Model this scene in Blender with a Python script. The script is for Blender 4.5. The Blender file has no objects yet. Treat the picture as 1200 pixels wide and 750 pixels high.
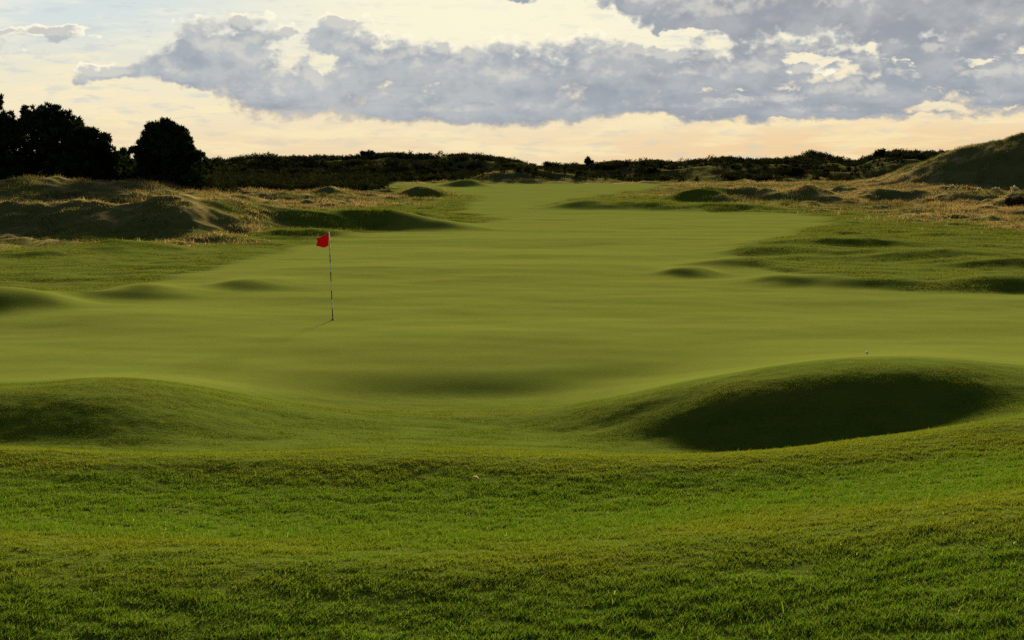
import bpy, math, random
import numpy as np
from mathutils import Vector

random.seed(7)
rng = np.random.default_rng(11)
S = bpy.context.scene
COL = S.collection
EXPO = 2.3
E = 2.0 ** EXPO

# ------------------------------------------------------------------ camera geometry
ZC = 3.6
F = 2000.0
PITCH = math.atan(175.0 / F)


def below(py):
    """angle below the horizon of a picture row"""
    return np.tan(PITCH + np.arctan((np.asarray(py, float) - 375.0) / F))


def at_depth(px, py, Y):
    """world x and z of a picture point at ground distance Y"""
    z = ZC - float(below(py)) * Y
    dep = Y * math.cos(PITCH) + (ZC - z) * math.sin(PITCH)
    return (px - 600.0) / F * dep, z


# ------------------------------------------------------------------ numeric noise
def _hash(ix, iy, seed):
    h = (ix.astype(np.int64) * 374761393 + iy.astype(np.int64) * 668265263 + seed * 974711) & 0xFFFFFFFF
    h = ((h ^ (h >> 13)) * 1274126177) & 0xFFFFFFFF
    h = (h ^ (h >> 16)) & 0xFFFFFFFF
    return h / 4294967295.0


def vnoise(x, y, seed=0):
    ix, iy = np.floor(x), np.floor(y)
    fx, fy = x - ix, y - iy
    sx, sy = fx * fx * fx * (fx * (fx * 6 - 15) + 10), fy * fy * fy * (fy * (fy * 6 - 15) + 10)

    def g(ax, ay):
        a = _hash(ix + ax, iy + ay, seed) * 6.2831853
        return np.cos(a) * (fx - ax) + np.sin(a) * (fy - ay)
    a = g(0, 0) * (1 - sx) + g(1, 0) * sx
    b = g(0, 1) * (1 - sx) + g(1, 1) * sx
    return (a * (1 - sy) + b * sy) * 1.5


def fbm(x, y, seed=0, oct=3, gain=.5):
    t, a = 0, 1.0
    for i in range(oct):
        t = t + a * vnoise(x + 13.7 * i, y - 7.3 * i, seed + i * 17)
        x, y, a = x * 2.03, y * 2.03, a * gain
    return t


def sstep(a, b, x):
    t = np.clip((x - a) / (b - a), 0, 1)
    return t * t * (3 - 2 * t)


# ------------------------------------------------------------------ terrain: near part from profiles
def col(A, B, o, rest):
    top = [(830, 1.25 + o), (750, 1.28 + o), (700, 1.30 + o), (A, 1.33 + o), (A - 22, 1.20 + o)]
    m = (A + B) / 2
    k = .075 if o < .05 else .03          # a shallow dip before the second crest
    top += [(m, 1.09 + o * .8 - k), (B + 17, 1.05 + o * .6 - .6 * k), (B, 1.085 + o * .5)]
    return top + rest


COLS = {
    -400: col(640, 530, .0, [(527, .62), (510, .55), (480, .65), (462, .60), (440, .15)]),
    0:   col(645, 532, .0, [(527, .60), (522, .42), (495, .56), (462, .73), (452, .48), (440, .12)]),
    150: col(652, 540, -.02, [(532, .53), (524, .43), (500, .55), (470, .68), (448, .73), (440, .46), (430, .08)]),
    250: col(657, 542, -.02, [(534, .50), (520, .34), (495, .42), (473, .50), (462, .47), (454, .2), (440, .02)]),
    350: col(663, 540, -.02, [(532, .48), (515, .28), (500, .22), (485, .27), (478, .20), (466, -.16), (435, -.08), (405, .0)]),
    450: col(668, 537, -.02, [(528, .45), (512, .20), (500, .14), (488, .10), (480, -.22), (468, -.33), (450, -.20), (430, -.08), (405, -.01)]),
    600: col(660, 545, .0, [(530, .45), (510, .08), (496, .03), (488, .03), (480, -.24), (467, -.35), (450, -.21), (430, -.08), (405, -.01)]),
    700: col(650, 548, .0, [(538, .48), (520, .18), (503, .11), (484, .28), (474, .22), (462, -.18), (447, -.19), (428, -.07), (405, -.01)]),
    800: col(640, 548, .02, [(540, .48), (528, .20), (515, .22), (490, .42), (470, .54), (455, .58), (447, .35), (438, -.02), (420, -.06), (400, .0)]),
    900: col(628, 543, .05, [(537, .45), (530, .22), (510, .34), (480, .58), (455, .77), (438, .80), (430, .52), (425, .15)]),
    1000: col(615, 533, .12, [(522, .50), (517, .32), (500, .43), (470, .66), (440, .88), (425, .92), (418, .52), (412, .10)]),
    1100: col(605, 517, .20, [(508, .60), (500, .42), (480, .58), (450, .82), (430, .94), (421, .90), (415, .5), (409, .08)]),
    1200: col(592, 497, .28, [(488, .78), (475, .66), (455, .74), (446, .76), (437, .76), (428, .46), (416, .06)]),
    1600: col(560, 480, .30, [(470, .8), (455, .7), (440, .6), (430, .5), (420, .3)]),
}
YN = np.arange(0, 48, .1)


def pchip(x, y, q):
    x, y = np.asarray(x, float), np.asarray(y, float)
    h = np.diff(x)
    d = np.diff(y) / h
    m = np.zeros_like(x)
    for i in range(1, len(x) - 1):
        if d[i - 1] * d[i] > 0:
            w1, w2 = 2 * h[i] + h[i - 1], h[i] + 2 * h[i - 1]
            m[i] = (w1 + w2) / (w1 / d[i - 1] + w2 / d[i])
    i = np.clip(np.searchsorted(x, q) - 1, 0, len(x) - 2)
    t = np.clip((q - x[i]) / h[i], 0, 1)
    return (y[i] * (1 + 2 * t) * (1 - t) ** 2 + h[i] * m[i] * t * (1 - t) ** 2
            + y[i + 1] * t * t * (3 - 2 * t) - h[i] * m[i + 1] * t * t * (1 - t))


def build_table():
    px = sorted(COLS)
    rows = []
    for p in px:
        ys, zs = [], []
        for py, z in COLS[p]:
            Y = (ZC - z) / float(below(py))
            if ys and Y <= ys[-1] + .15:
                Y = ys[-1] + .15
            ys.append(Y)
            zs.append(z)
        ys = [-50, 3.0] + ys + [max(ys[-1] + 3, 38), 90]
        zs = [1.5, 1.35] + zs + [0.0, 0.0]
        rows.append(pchip(ys, zs, YN))
    rows = np.array(rows)
    k = np.exp(-.5 * (np.arange(-10, 11) / 4.0) ** 2)
    k /= k.sum()
    pad = np.pad(rows, ((0, 0), (10, 10)), mode='edge')
    rows = np.array([np.convolve(r, k, mode='valid') for r in pad])
    pq = np.arange(-400, 1601, 10.0)
    tab = np.array([pchip(px, rows[:, j], pq) for j in range(rows.shape[1])])   # nd x npx
    k2 = np.exp(-.5 * (np.arange(-10, 11) / 4.2) ** 2)
    k2 /= k2.sum()
    pad = np.pad(tab, ((0, 0), (10, 10)), mode='edge')
    return np.array([np.convolve(r, k2, mode='valid') for r in pad])


TAB = build_table()


def near_h(X, Y):
    p = 600 + F * X / np.maximum(Y, 4.0) / 1.012
    a = np.clip((p + 400) / 10.0, 0, TAB.shape[1] - 1.001)
    b = np.clip(Y / .1, 0, TAB.shape[0] - 1.001)
    ia, ib = a.astype(int), b.astype(int)
    fa, fb = a - ia, b - ib
    t = TAB
    return ((t[ib, ia] * (1 - fa) + t[ib, ia + 1] * fa) * (1 - fb)
            + (t[ib + 1, ia] * (1 - fa) + t[ib + 1, ia + 1] * fa) * fb)


# ------------------------------------------------------------------ terrain: far part
PROF_Y = [0, 26, 34, 46, 60, 80, 120, 180, 250, 320, 500, 900, 4000]
PROF_Z = [0, 0.02, 0.00, -.03, .05, .02, .25, .85, 1.75, 2.0, 1.5, .7, 0.0]


def prof(Y):
    return np.interp(Y, PROF_Y, PROF_Z)


_ys = np.linspace(24, 900, 12000)
_ang = (ZC - prof(_ys)) / _ys


def gp(px, py):
    """the point of the smooth ground that a picture point lies on"""
    Y = float(np.interp(-float(below(py)), -_ang, _ys))
    return at_depth(px, py, Y)[0], Y


MOUNDS = []      # X, Y, height, rx, ry front, ry back


def mound(px, Y, h, rx, rf, rb=None):
    MOUNDS.append((at_depth(px, 260, Y)[0], Y, h, rx, rf, rb or rf * 1.5))


# around the putting green
mound(165, 50, .28, 1.5, 1.7, 3)
mound(290, 53, .19, 1.1, 1.6, 3)
mound(15, 45.5, .36, 1.5, 1.9, 3)
mound(-60, 44, .36, 2.0, 1.6, 3)
mound(110, 39, .16, 2.2, 3, 4)
mound(805, 59, .24, .9, 1.5, 2.5)
mound(930, 54.5, .24, 1.4, 1.4, 3)
mound(1030, 53.5, .26, 1.6, 1.4, 3)
mound(1150, 53, .27, 2.1, 1.6, 3)
mound(1260, 52, .24, 2.5, 1.8, 3)
mound(865, 64, .30, 1.7, 1.6, 3)
mound(1180, 33, .22, 2.2, 1.6, 3)
mound(1000, 82, .40, 4.5, 2.0, 4)
mound(930, 74, .30, 2.5, 1.8, 4)
mound(1100, 70, .35, 3.5, 1.6, 4)
mound(1180, 64, .30, 3.0, 1.6, 3)
mound(560, 62, .10, 5.5, 3.5, 5)
mound(600, 72, .08, 7.0, 3.5, 5)
mound(640, 86, .10, 9.0, 4, 6)
mound(470, 42, -.05, 4, 5, 6)
# left rough
mound(145, 77, .42, 2.1, 2.0, 4)
mound(60, 72, .25, 2.5, 2, 4)
mound(340, 103, .75, 3.2, 3.4, 5)
mound(410, 104, .75, 3.2, 3.6, 5)
mound(465, 103, .55, 2.6, 3.4, 6)
mound(520, 101, .35, 2.2, 2.2, 5)
mound(360, 93, .35, 2.0, 1.5, 3)
mound(30, 100, .75, 5, 4.6, 9)
mound(110, 99, 1.1, 4, 5.0, 8)
mound(205, 97, 1.4, 3.6, 5.5, 9)
mound(265, 100, .8, 2.5, 5.0, 9)
mound(-60, 102, 1.0, 6, 6, 9)
mound(60, 134, .55, 7, 6.5, 12)
mound(-20, 130, .6, 7, 6.5, 12)
mound(150, 137, .45, 6, 6.5, 14)
mound(240, 150, .4, 6, 6, 14)
mound(390, 180, 1.0, 2.4, 3.0, 7)
mound(320, 165, .8, 5.0, 4, 9)
mound(495, 181, 1.1, 2.6, 2.6, 7)
mound(545, 230, .9, 2.6, 3, 7)
mound(470, 120, .35, 3.5, 3, 6)
# right rough
mound(690, 143, .6, 3.3, 3.0, 6)
mound(760, 141, .40, 3.5, 3.4, 6)
mound(850, 138, .45, 5, 2.4, 6)
mound(828, 166, 1.15, 3.2, 4.0, 8)
mound(875, 170, .75, 3.0, 4.4, 8)
mound(925, 163, .85, 3.5, 4.6, 8)
mound(965, 160, .6, 2.6, 4.2, 7)
mound(1035, 168, 1.15, 3.0, 4.4, 9)
mound(1085, 172, .7, 3.4, 4.8, 8)
mound(985, 185, .8, 3.0, 3, 8)
mound(1195, 150, 1.1, 1.8, 2.6, 5)
mound(1150, 160, .9, 4, 3, 7)
mound(1120, 178, .7, 6, 5, 8)
# tall dune at the right edge and the low dune left of centre
mound(1215, 222, 2.7, 11, 13, 18)
mound(1140, 221, 2.5, 9, 13, 18)
mound(1290, 225, 4.2, 14, 14, 22)
mound(1075, 226, 1.0, 6.5, 11, 14)
mound(590, 262, 1.6, 6.0, 8, 14)
mound(640, 268, 1.3, 6, 7, 14)

RIDGE_PX = [-700, -100, 100, 240, 300, 360, 420, 480, 520, 560, 600, 650, 690, 720, 760, 800, 850, 885, 920, 950, 975, 1000, 1020, 1050, 1090, 1200, 1500, 2000]
RIDGE_PY = [186, 184, 186, 190, 185, 183, 181, 181, 185, 183, 188, 191, 190, 186, 186, 189, 182, 184, 185, 179, 181, 186, 180, 174, 177, 178, 180, 186]


def far_h(X, Y):
    Ys = np.maximum(Y, 1.0)
    px = 600 + F * X / np.maximum(Y, 20.0)
    z = prof(Ys)
    # plateau left and right of the course
    z = z + sstep(330, 150, px) * sstep(101, 138, Y) * 1.35
    for (mx, my, h, rx, rf, rb) in MOUNDS:
        dx, dy = X - mx, Y - my
        near = (np.abs(dx) < rx * 3.2) & (dy > -rf * 3.2) & (dy < rb * 3.2)
        if not near.any():
            continue
        sel = np.nonzero(near)
        dxs, dys = dx[sel], dy[sel]
        ry = np.where(dys < 0, rf, rb)
        # a little wobble so that no mound is a perfect bell
        dxs = dxs + .25 * rx * vnoise(X[sel] / rx / 1.4, Y[sel] / rf / 1.4, 5)
        dys = dys + .25 * rf * vnoise(X[sel] / rx / 1.4 + 9, Y[sel] / rf / 1.4, 6)
        z[sel] += h * np.exp(-(dxs / rx) ** 2 - (dys / ry) ** 2)
    # far dunes under the scrub
    r = np.interp(px, RIDGE_PX, RIDGE_PY)
    ridge = ZC + (200 - r) / F * 320 - 1.0
    hill = sstep(262, 322, Y) * (1 - .8 * sstep(340, 700, Y))
    n = fbm(X / 26, Y / 30, 21, 3)
    z = z + hill * (np.maximum(ridge - z, 0)) + sstep(255, 290, Y) * (1 - sstep(500, 900, Y)) * n * 1.1
    return z


# ------------------------------------------------------------------ land cover, from outlines laid on the ground
def poly(pts):
    return np.array([gp(*p) for p in pts])


FAIR = poly([(340, 455), (200, 464), (60, 464), (-150, 462), (-250, 356), (0, 352), (105, 351), (190, 329), (260, 311), (330, 294),
             (385, 280), (450, 270), (560, 261), (585, 257), (545, 249), (555, 241), (560, 231), (520, 224), (480, 219), (470, 214.5),
             (600, 211.5), (790, 212.5), (770, 219), (710, 228), (655, 237), (640, 243), (760, 246), (860, 249), (940, 251), (972, 256),
             (968, 263), (925, 275), (880, 287), (862, 299), (880, 312), (960, 330), (1060, 341), (1200, 346), (1500, 350),
             (1500, 470), (1200, 476), (1100, 480), (1000, 484), (860, 478), (740, 460), (600, 447), (450, 448)])
GREEN = poly([(340, 452), (220, 452), (150, 400), (160, 360), (260, 325), (380, 300), (560, 290), (740, 292), (830, 315), (900, 338),
              (1060, 347), (1250, 350), (1250, 440), (1000, 450), (860, 455), (740, 452), (600, 446), (450, 447)])
DUNE_L = poly([(-300, 206), (300, 206), (470, 212), (440, 222), (520, 228), (440, 243), (330, 246), (285, 262), (290, 271), (230, 279), (130, 281),
               (90, 288), (0, 290), (-300, 292)])
DUNE_R = poly([(790, 211.5), (1500, 209), (1500, 262), (1200, 270), (1120, 262), (1000, 248), (935, 244), (870, 236), (800, 233), (755, 231)])


def sdf(P, X, Y):
    """signed distance, positive inside"""
    d = np.full(X.shape, 1e18)
    ins = np.zeros(X.shape, bool)
    n = len(P)
    for i in range(n):
        x1, y1 = P[i]
        x2, y2 = P[(i + 1) % n]
        ex, ey = x2 - x1, y2 - y1
        t = np.clip(((X - x1) * ex + (Y - y1) * ey) / (ex * ex + ey * ey + 1e-12), 0, 1)
        d = np.minimum(d, (X - x1 - t * ex) ** 2 + (Y - y1 - t * ey) ** 2)
        c = (y1 > Y) != (y2 > Y)
        ins ^= c & (X < ex * (Y - y1) / (ey + 1e-12) + x1)
    return np.where(ins, 1, -1) * np.sqrt(d)


def cover(X, Y):
    fa = sdf(FAIR, X, Y)
    w = .06 + Y * .009 + .9 * (1 - sstep(29, 36, Y))
    fair = sstep(-w, w, fa + (.1 + .012 * Y) * vnoise(X / 4.5, Y / 5.5, 40) + .15 * vnoise(X / 1.5, Y / 1.5, 44))
    gr = sdf(GREEN, X, Y)
    green = sstep(-.6, .6, gr)
    nz = fbm(X / 6, Y / 8, 41, 3)
    dl, dr = sdf(DUNE_L, X, Y), sdf(DUNE_R, X, Y)
    dune = np.maximum(sstep(-4, 4, dl + nz * 6), sstep(-5, 5, dr + nz * 6))
    far = sstep(236, 252, Y)
    dune = np.maximum(dune, far)
    side = np.abs(X) / np.maximum(Y, 1)
    dune = np.maximum(dune, sstep(.36, .5, side) * sstep(60, 90, Y))
    fair = fair * (1 - sstep(243, 252, Y))
    dune = dune * (1 - fair)
    return fair, green * fair, dune


def height(X, Y):
    X, Y = np.asarray(X, float), np.asarray(Y, float)
    t = sstep(36, 44, Y)
    z = near_h(X, Y) * (1 - t) + far_h(X, Y) * t
    fair, green, dune = cover(X, Y)
    rough = 1 - fair
    # undulation: soft on the mown ground, lumpy in the rough, tussocky in the dunes
    z = z + (.030 + .016 * sstep(26, 45, Y)) * fbm(X / 6, Y / 5, 1, 3, .42) * (1 - dune) * sstep(0, 10, Y)
    z = z + rough * (1 - sstep(24, 34, Y)) * (.010 * fbm(X / 1.0, Y / .8, 2, 2) + .006 * vnoise(X / .2, Y / .2, 3))
    z = z + .006 * vnoise(X / 1.6, Y / 1.1, 14) * fair
    mid = rough * sstep(26, 45, Y)
    z = z + mid * (.075 * fbm(X / 3.4, Y / 2.6, 8, 3)) * (1 + .8 * sstep(80, 100, Y))
    z = z + dune * (.30 * fbm(X / 6.5, Y / 6.5, 9, 4, .55) + .17 * vnoise(X / 2.7, Y / 2.4, 15) + .13 * vnoise(X / 1.1, Y / 1.1, 10)) * (1 - .5 * sstep(250, 300, Y))
    return z


def place(px, py, Y):
    """the ground point under picture column px at distance Y"""
    X = at_depth(px, py, Y)[0]
    return X, Y, float(height(np.array([X]), np.array([Y]))[0])


def on_ground(px, py, y0=6, y1=400):
    """the first ground point met along the line of sight through a picture point"""
    Y = np.exp(np.linspace(math.log(y0), math.log(y1), 6000))
    zz = ZC - float(below(py)) * Y
    X = (px - 600.0) / F * (Y * math.cos(PITCH) + (ZC - zz) * math.sin(PITCH))
    h = height(X, Y)
    k = np.nonzero(h >= zz)[0]
    k = k[0] if len(k) else len(Y) - 1
    return float(X[k]), float(Y[k]), float(h[k])


# ------------------------------------------------------------------ object helpers
def mesh_obj(name, verts, faces_flat, loops, mats, parent=None, tint=None, smooth=False, mat_idx=None):
    """verts n x 3; faces_flat: all corner indices; loops: corners per face"""
    me = bpy.data.meshes.new(name)
    verts = np.asarray(verts, np.float32)
    ff = np.asarray(faces_flat, np.int32).ravel()
    lt = np.asarray(loops, np.int32)
    me.vertices.add(len(verts))
    me.vertices.foreach_set('co', verts.ravel())
    me.loops.add(len(ff))
    me.loops.foreach_set('vertex_index', ff)
    me.polygons.add(len(lt))
    st = np.zeros(len(lt), np.int32)
    st[1:] = np.cumsum(lt)[:-1]
    me.polygons.foreach_set('loop_start', st)
    me.polygons.foreach_set('loop_total', lt)
    if mat_idx is not None:
        me.polygons.foreach_set('material_index', np.asarray(mat_idx, np.int32))
    if smooth:
        me.polygons.foreach_set('use_smooth', np.ones(len(lt), bool))
    if tint is not None:
        a = me.attributes.new('tint', 'FLOAT_COLOR', 'POINT')
        c = np.ones((len(verts), 4), np.float32)
        c[:, :3] = tint
        a.data.foreach_set('color', c.ravel())
    me.update(calc_edges=True)
    me.validate()
    for m in (mats if isinstance(mats, (list, tuple)) else [mats]):
        me.materials.append(m)
    o = bpy.data.objects.new(name, me)
    COL.objects.link(o)
    if parent:
        o.parent = parent
    return o


def tag(o, label=None, cat=None, group=None, kind=None):
    if label:
        o['label'] = label
    if cat:
        o['category'] = cat
    if group:
        o['group'] = group
    if kind:
        o['kind'] = kind
    return o


def empty(name, loc, label, cat, group=None):
    o = bpy.data.objects.new(name, None)
    o.empty_display_size = .2
    COL.objects.link(o)
    o.location = loc
    return tag(o, label, cat, group)


# ------------------------------------------------------------------ node helpers
class N:
    """a socket or number with arithmetic, building math nodes"""
    nt = None

    def __init__(s, v):
        s.v = v

    @staticmethod
    def op(name, *a, clamp=False):
        n = N.nt.nodes.new('ShaderNodeMath')
        n.operation = name
        n.use_clamp = clamp
        for i, x in enumerate(a):
            x = x.v if isinstance(x, N) else x
            if isinstance(x, (int, float)):
                n.inputs[i].default_value = x
            else:
                N.nt.links.new(x, n.inputs[i])
        return N(n.outputs[0])

    def __add__(s, o): return N.op('ADD', s, o)
    __radd__ = __add__
    def __sub__(s, o): return N.op('SUBTRACT', s, o)
    def __rsub__(s, o): return N.op('SUBTRACT', o, s)
    def __mul__(s, o): return N.op('MULTIPLY', s, o)
    __rmul__ = __mul__
    def __truediv__(s, o): return N.op('DIVIDE', s, o)
    def max(s, o): return N.op('MAXIMUM', s, o)
    def min(s, o): return N.op('MINIMUM', s, o)


def nstep(a, b, x):
    n = N.nt.nodes.new('ShaderNodeMapRange')
    n.interpolation_type = 'SMOOTHSTEP'
    for i, v in zip((0, 1, 2), (x, a, b)):
        v = v.v if isinstance(v, N) else v
        if isinstance(v, (int, float)):
            n.inputs[i].default_value = v
        else:
            N.nt.links.new(v, n.inputs[i])
    return N(n.outputs[0])


def ncombine(x, y, z=0.0):
    n = N.nt.nodes.new('ShaderNodeCombineXYZ')
    for i, v in enumerate((x, y, z)):
        v = v.v if isinstance(v, N) else v
        if isinstance(v, (int, float)):
            n.inputs[i].default_value = v
        else:
            N.nt.links.new(v, n.inputs[i])
    return n.outputs[0]


def nnoise(vec, scale, detail=4, rough=.5, dist=0.0):
    n = N.nt.nodes.new('ShaderNodeTexNoise')
    n.noise_dimensions = '3D'
    N.nt.links.new(vec, n.inputs['Vector'])
    n.inputs['Scale'].default_value = scale
    n.inputs['Detail'].default_value = detail
    n.inputs['Roughness'].default_value = rough
    n.inputs['Distortion'].default_value = dist
    return N(n.outputs['Fac'])


def nmix(f, a, b):
    n = N.nt.nodes.new('ShaderNodeMix')
    n.data_type = 'RGBA'
    for sock, v in ((n.inputs[0], f), (n.inputs[6], a), (n.inputs[7], b)):
        v = v.v if isinstance(v, N) else v
        if isinstance(v, (int, float)):
            sock.default_value = v
        elif isinstance(v, tuple):
            sock.default_value = (*v, 1)
        else:
            N.nt.links.new(v, sock)
    return n.outputs[2]


def lin(r, g, b):
    f = lambda c: c / 12.92 if c <= .04045 else ((c + .055) / 1.055) ** 2.4
    return tuple(f(c / 255) for c in (r, g, b))


def new_mat(name):
    m = bpy.data.materials.new(name)
    m.use_nodes = True
    m.node_tree.nodes.clear()
    N.nt = m.node_tree
    out = N.nt.nodes.new('ShaderNodeOutputMaterial')
    return m, out


def leaf_material(name, trans=.4, rough_gloss=0.0, tcol=(1.25, 1.15, .6), lie=0.0):
    m, out = new_mat(name)
    nt = N.nt
    a = nt.nodes.new('ShaderNodeAttribute')
    a.attribute_name = 'tint'
    d = nt.nodes.new('ShaderNodeBsdfDiffuse')
    t = nt.nodes.new('ShaderNodeBsdfTranslucent')
    mul = nt.nodes.new('ShaderNodeMix')
    mul.data_type = 'RGBA'
    mul.blend_type = 'MULTIPLY'
    mul.inputs[0].default_value = 1
    mul.inputs[7].default_value = (*tcol, 1)
    nt.links.new(a.outputs['Color'], mul.inputs[6])
    nt.links.new(a.outputs['Color'], d.inputs[0])
    if lie:      # leaning blades: on average they face as the slope they grow on
        gn = nt.nodes.new('ShaderNodeAttribute')
        gn.attribute_name = 'slope'
        geo = nt.nodes.new('ShaderNodeNewGeometry')
        mv = nt.nodes.new('ShaderNodeMix')
        mv.data_type = 'VECTOR'
        mv.inputs[0].default_value = lie
        nt.links.new(geo.outputs['Normal'], mv.inputs[4])
        nt.links.new(gn.outputs['Vector'], mv.inputs[5])
        vn = nt.nodes.new('ShaderNodeVectorMath')
        vn.operation = 'NORMALIZE'
        nt.links.new(mv.outputs[1], vn.inputs[0])
        nt.links.new(vn.outputs[0], d.inputs['Normal'])
    nt.links.new(mul.outputs[2], t.inputs[0])
    x = nt.nodes.new('ShaderNodeMixShader')
    x.inputs[0].default_value = trans
    nt.links.new(d.outputs[0], x.inputs[1])
    nt.links.new(t.outputs[0], x.inputs[2])
    last = x.outputs[0]
    if rough_gloss:
        g = nt.nodes.new('ShaderNodeBsdfGlossy')
        g.inputs['Roughness'].default_value = .45
        g.inputs[0].default_value = (1, 1, 1, 1)
        y = nt.nodes.new('ShaderNodeMixShader')
        y.inputs[0].default_value = rough_gloss
        nt.links.new(last, y.inputs[1])
        nt.links.new(g.outputs[0], y.inputs[2])
        last = y.outputs[0]
    nt.links.new(last, out.inputs[0])
    return m


def plain(name, color, rough=.5, noise=0.0, scale=20):
    m, out = new_mat(name)
    b = N.nt.nodes.new('ShaderNodeBsdfPrincipled')
    b.inputs['Roughness'].default_value = rough
    tc = N.nt.nodes.new('ShaderNodeTexCoord')
    n = nnoise(tc.outputs['Object'], scale, 3)
    c2 = tuple(max(0, x * (1 - noise)) for x in color)
    N.nt.links.new(nmix(n, color, c2), b.inputs['Base Color'])
    N.nt.links.new(b.outputs[0], out.inputs[0])
    return m


# ------------------------------------------------------------------ ground
def ground_material():
    m, out = new_mat('turf')
    nt = N.nt
    tc = nt.nodes.new('ShaderNodeTexCoord')
    P = tc.outputs['Object']

    def attr(n):
        a = nt.nodes.new('ShaderNodeAttribute')
        a.attribute_name = n
        return N(a.outputs['Fac'])
    fair, green, dune = attr('fairway'), attr('green'), attr('dune')
    n1 = nnoise(P, .25, 4, .6)
    n2 = nnoise(P, 2.2, 4, .6)
    n3 = nnoise(P, 14, 3, .6)
    n4 = nnoise(P, .07, 3, .6)
    # mown turf
    f = nmix(nstep(.3, .7, n1), (.092, .116, .016), (.074, .106, .014))
    f = nmix(nstep(.45, .8, n4) * .5, f, (.114, .116, .024))
    f = nmix(nstep(.38, .72, n2) * .45, f, (.062, .088, .013))
    f = nmix(nstep(.42, .66, n3) * .30, f, (.050, .074, .010))
    f = nmix(nstep(.58, .70, nnoise(P, 7, 4, .65)) * .35, f, (.130, .124, .036))
    f = nmix(green * .25, f, (.100, .122, .018))
    sp = nt.nodes.new('ShaderNodeSeparateXYZ')
    nt.links.new(P, sp.inputs[0])
    f = nmix(nstep(105, 190, N(sp.outputs[1]) + n4 * 40) * .55, f, (.058, .092, .013))     # longer fairway turf beyond the green
    # semi rough and foreground turf
    s = nmix(nstep(.35, .65, n2), (.054, .080, .008), (.042, .068, .007))
    s = nmix(nstep(.50, .75, n1) * .5, s, (.075, .074, .014))
    s = nmix(nstep(.55, .75, n3) * .5, s, (.030, .042, .008))
    # dune grassland
    d = nmix(nstep(.42, .62, n1), (.200, .150, .062), (.090, .095, .030))
    d = nmix(nstep(.45, .7, n2) * .5, d, (.120, .088, .040))
    d = nmix(nstep(.5, .72, n4) * .7, d, (.062, .072, .024))
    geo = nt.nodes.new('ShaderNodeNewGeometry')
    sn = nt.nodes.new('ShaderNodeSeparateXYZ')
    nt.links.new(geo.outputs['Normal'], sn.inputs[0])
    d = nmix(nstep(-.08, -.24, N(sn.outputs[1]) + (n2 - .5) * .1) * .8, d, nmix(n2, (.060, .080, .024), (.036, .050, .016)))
    d = nmix(attr('heath'), d, nmix(n2, (.040, .043, .017), (.024, .028, .011)))
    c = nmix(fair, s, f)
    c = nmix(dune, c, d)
    b = nt.nodes.new('ShaderNodeBsdfPrincipled')
    b.inputs['Roughness'].default_value = .9
    b.inputs['Specular IOR Level'].default_value = .0
    b.inputs['Sheen Weight'].default_value = .02
    b.inputs['Sheen Roughness'].default_value = .5
    b.inputs['Sheen Tint'].default_value = (.8, .8, .25, 1)
    nt.links.new(c, b.inputs['Base Color'])
    h = (n3 * .012 + nnoise(P, 55, 2, .6) * .006) * (1 - fair * .6) + n2 * .03 * (1 - fair)
    bu = nt.nodes.new('ShaderNodeBump')
    bu.inputs['Strength'].default_value = .7
    bu.inputs['Distance'].default_value = 1.0
    nt.links.new(h.v, bu.inputs['Height'])
    nt.links.new(bu.outputs[0], b.inputs['Normal'])
    nt.links.new(b.outputs[0], out.inputs[0])
    return m


def build_ground():
    fine = np.radians(np.linspace(-21, 21, 860))
    rest = np.radians(np.linspace(21, 339, 90))[1:-1]
    az = np.concatenate([fine, rest])
    r = np.concatenate([np.linspace(.4, 7.5, 16)[:-1], np.exp(np.arange(math.log(7.5), math.log(380), .0058)),
                        np.exp(np.linspace(math.log(380), math.log(6000), 46))[1:]])
    R, A = np.meshgrid(r, az, indexing='ij')
    X, Y = R * np.sin(A), R * np.cos(A)
    shp = X.shape
    X, Y = X.ravel(), Y.ravel()
    Z = height(X, Y)
    fair, green, dune = cover(X, Y)
    nr, na = shp
    i = np.arange(nr - 1)[:, None] * na
    j = np.arange(na)[None, :]
    jn = (j + 1) % na
    q = np.stack([i + j, i + jn, i + na + jn, i + na + j], -1).reshape(-1, 4)[:, ::-1]
    v = np.stack([X, Y, Z], 1)
    v = np.vstack([v, [[0, 0, float(height(np.array([0.]), np.array([0.]))[0])]]])
    c = len(v) - 1
    tri = np.stack([np.full(na, c), np.arange(na), (np.arange(na) + 1) % na], 1)[:, ::-1]
    flat = np.concatenate([q.ravel(), tri.ravel()])
    loops = np.concatenate([np.full(len(q), 4), np.full(len(tri), 3)])
    o = mesh_obj('ground', v, flat, loops, ground_material(), smooth=True)
    for nm, a in (('fairway', fair), ('green', green), ('dune', dune), ('heath', np.maximum(sstep(246, 268, Y), sstep(182, 196, Y) * sstep(-.062, -.078, X / np.maximum(Y, 1))))):
        at = o.data.attributes.new(nm, 'FLOAT', 'POINT')
        at.data.foreach_set('value', np.append(a, 0).astype(np.float32))
    tag(o, kind='structure')
    return o


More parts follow.
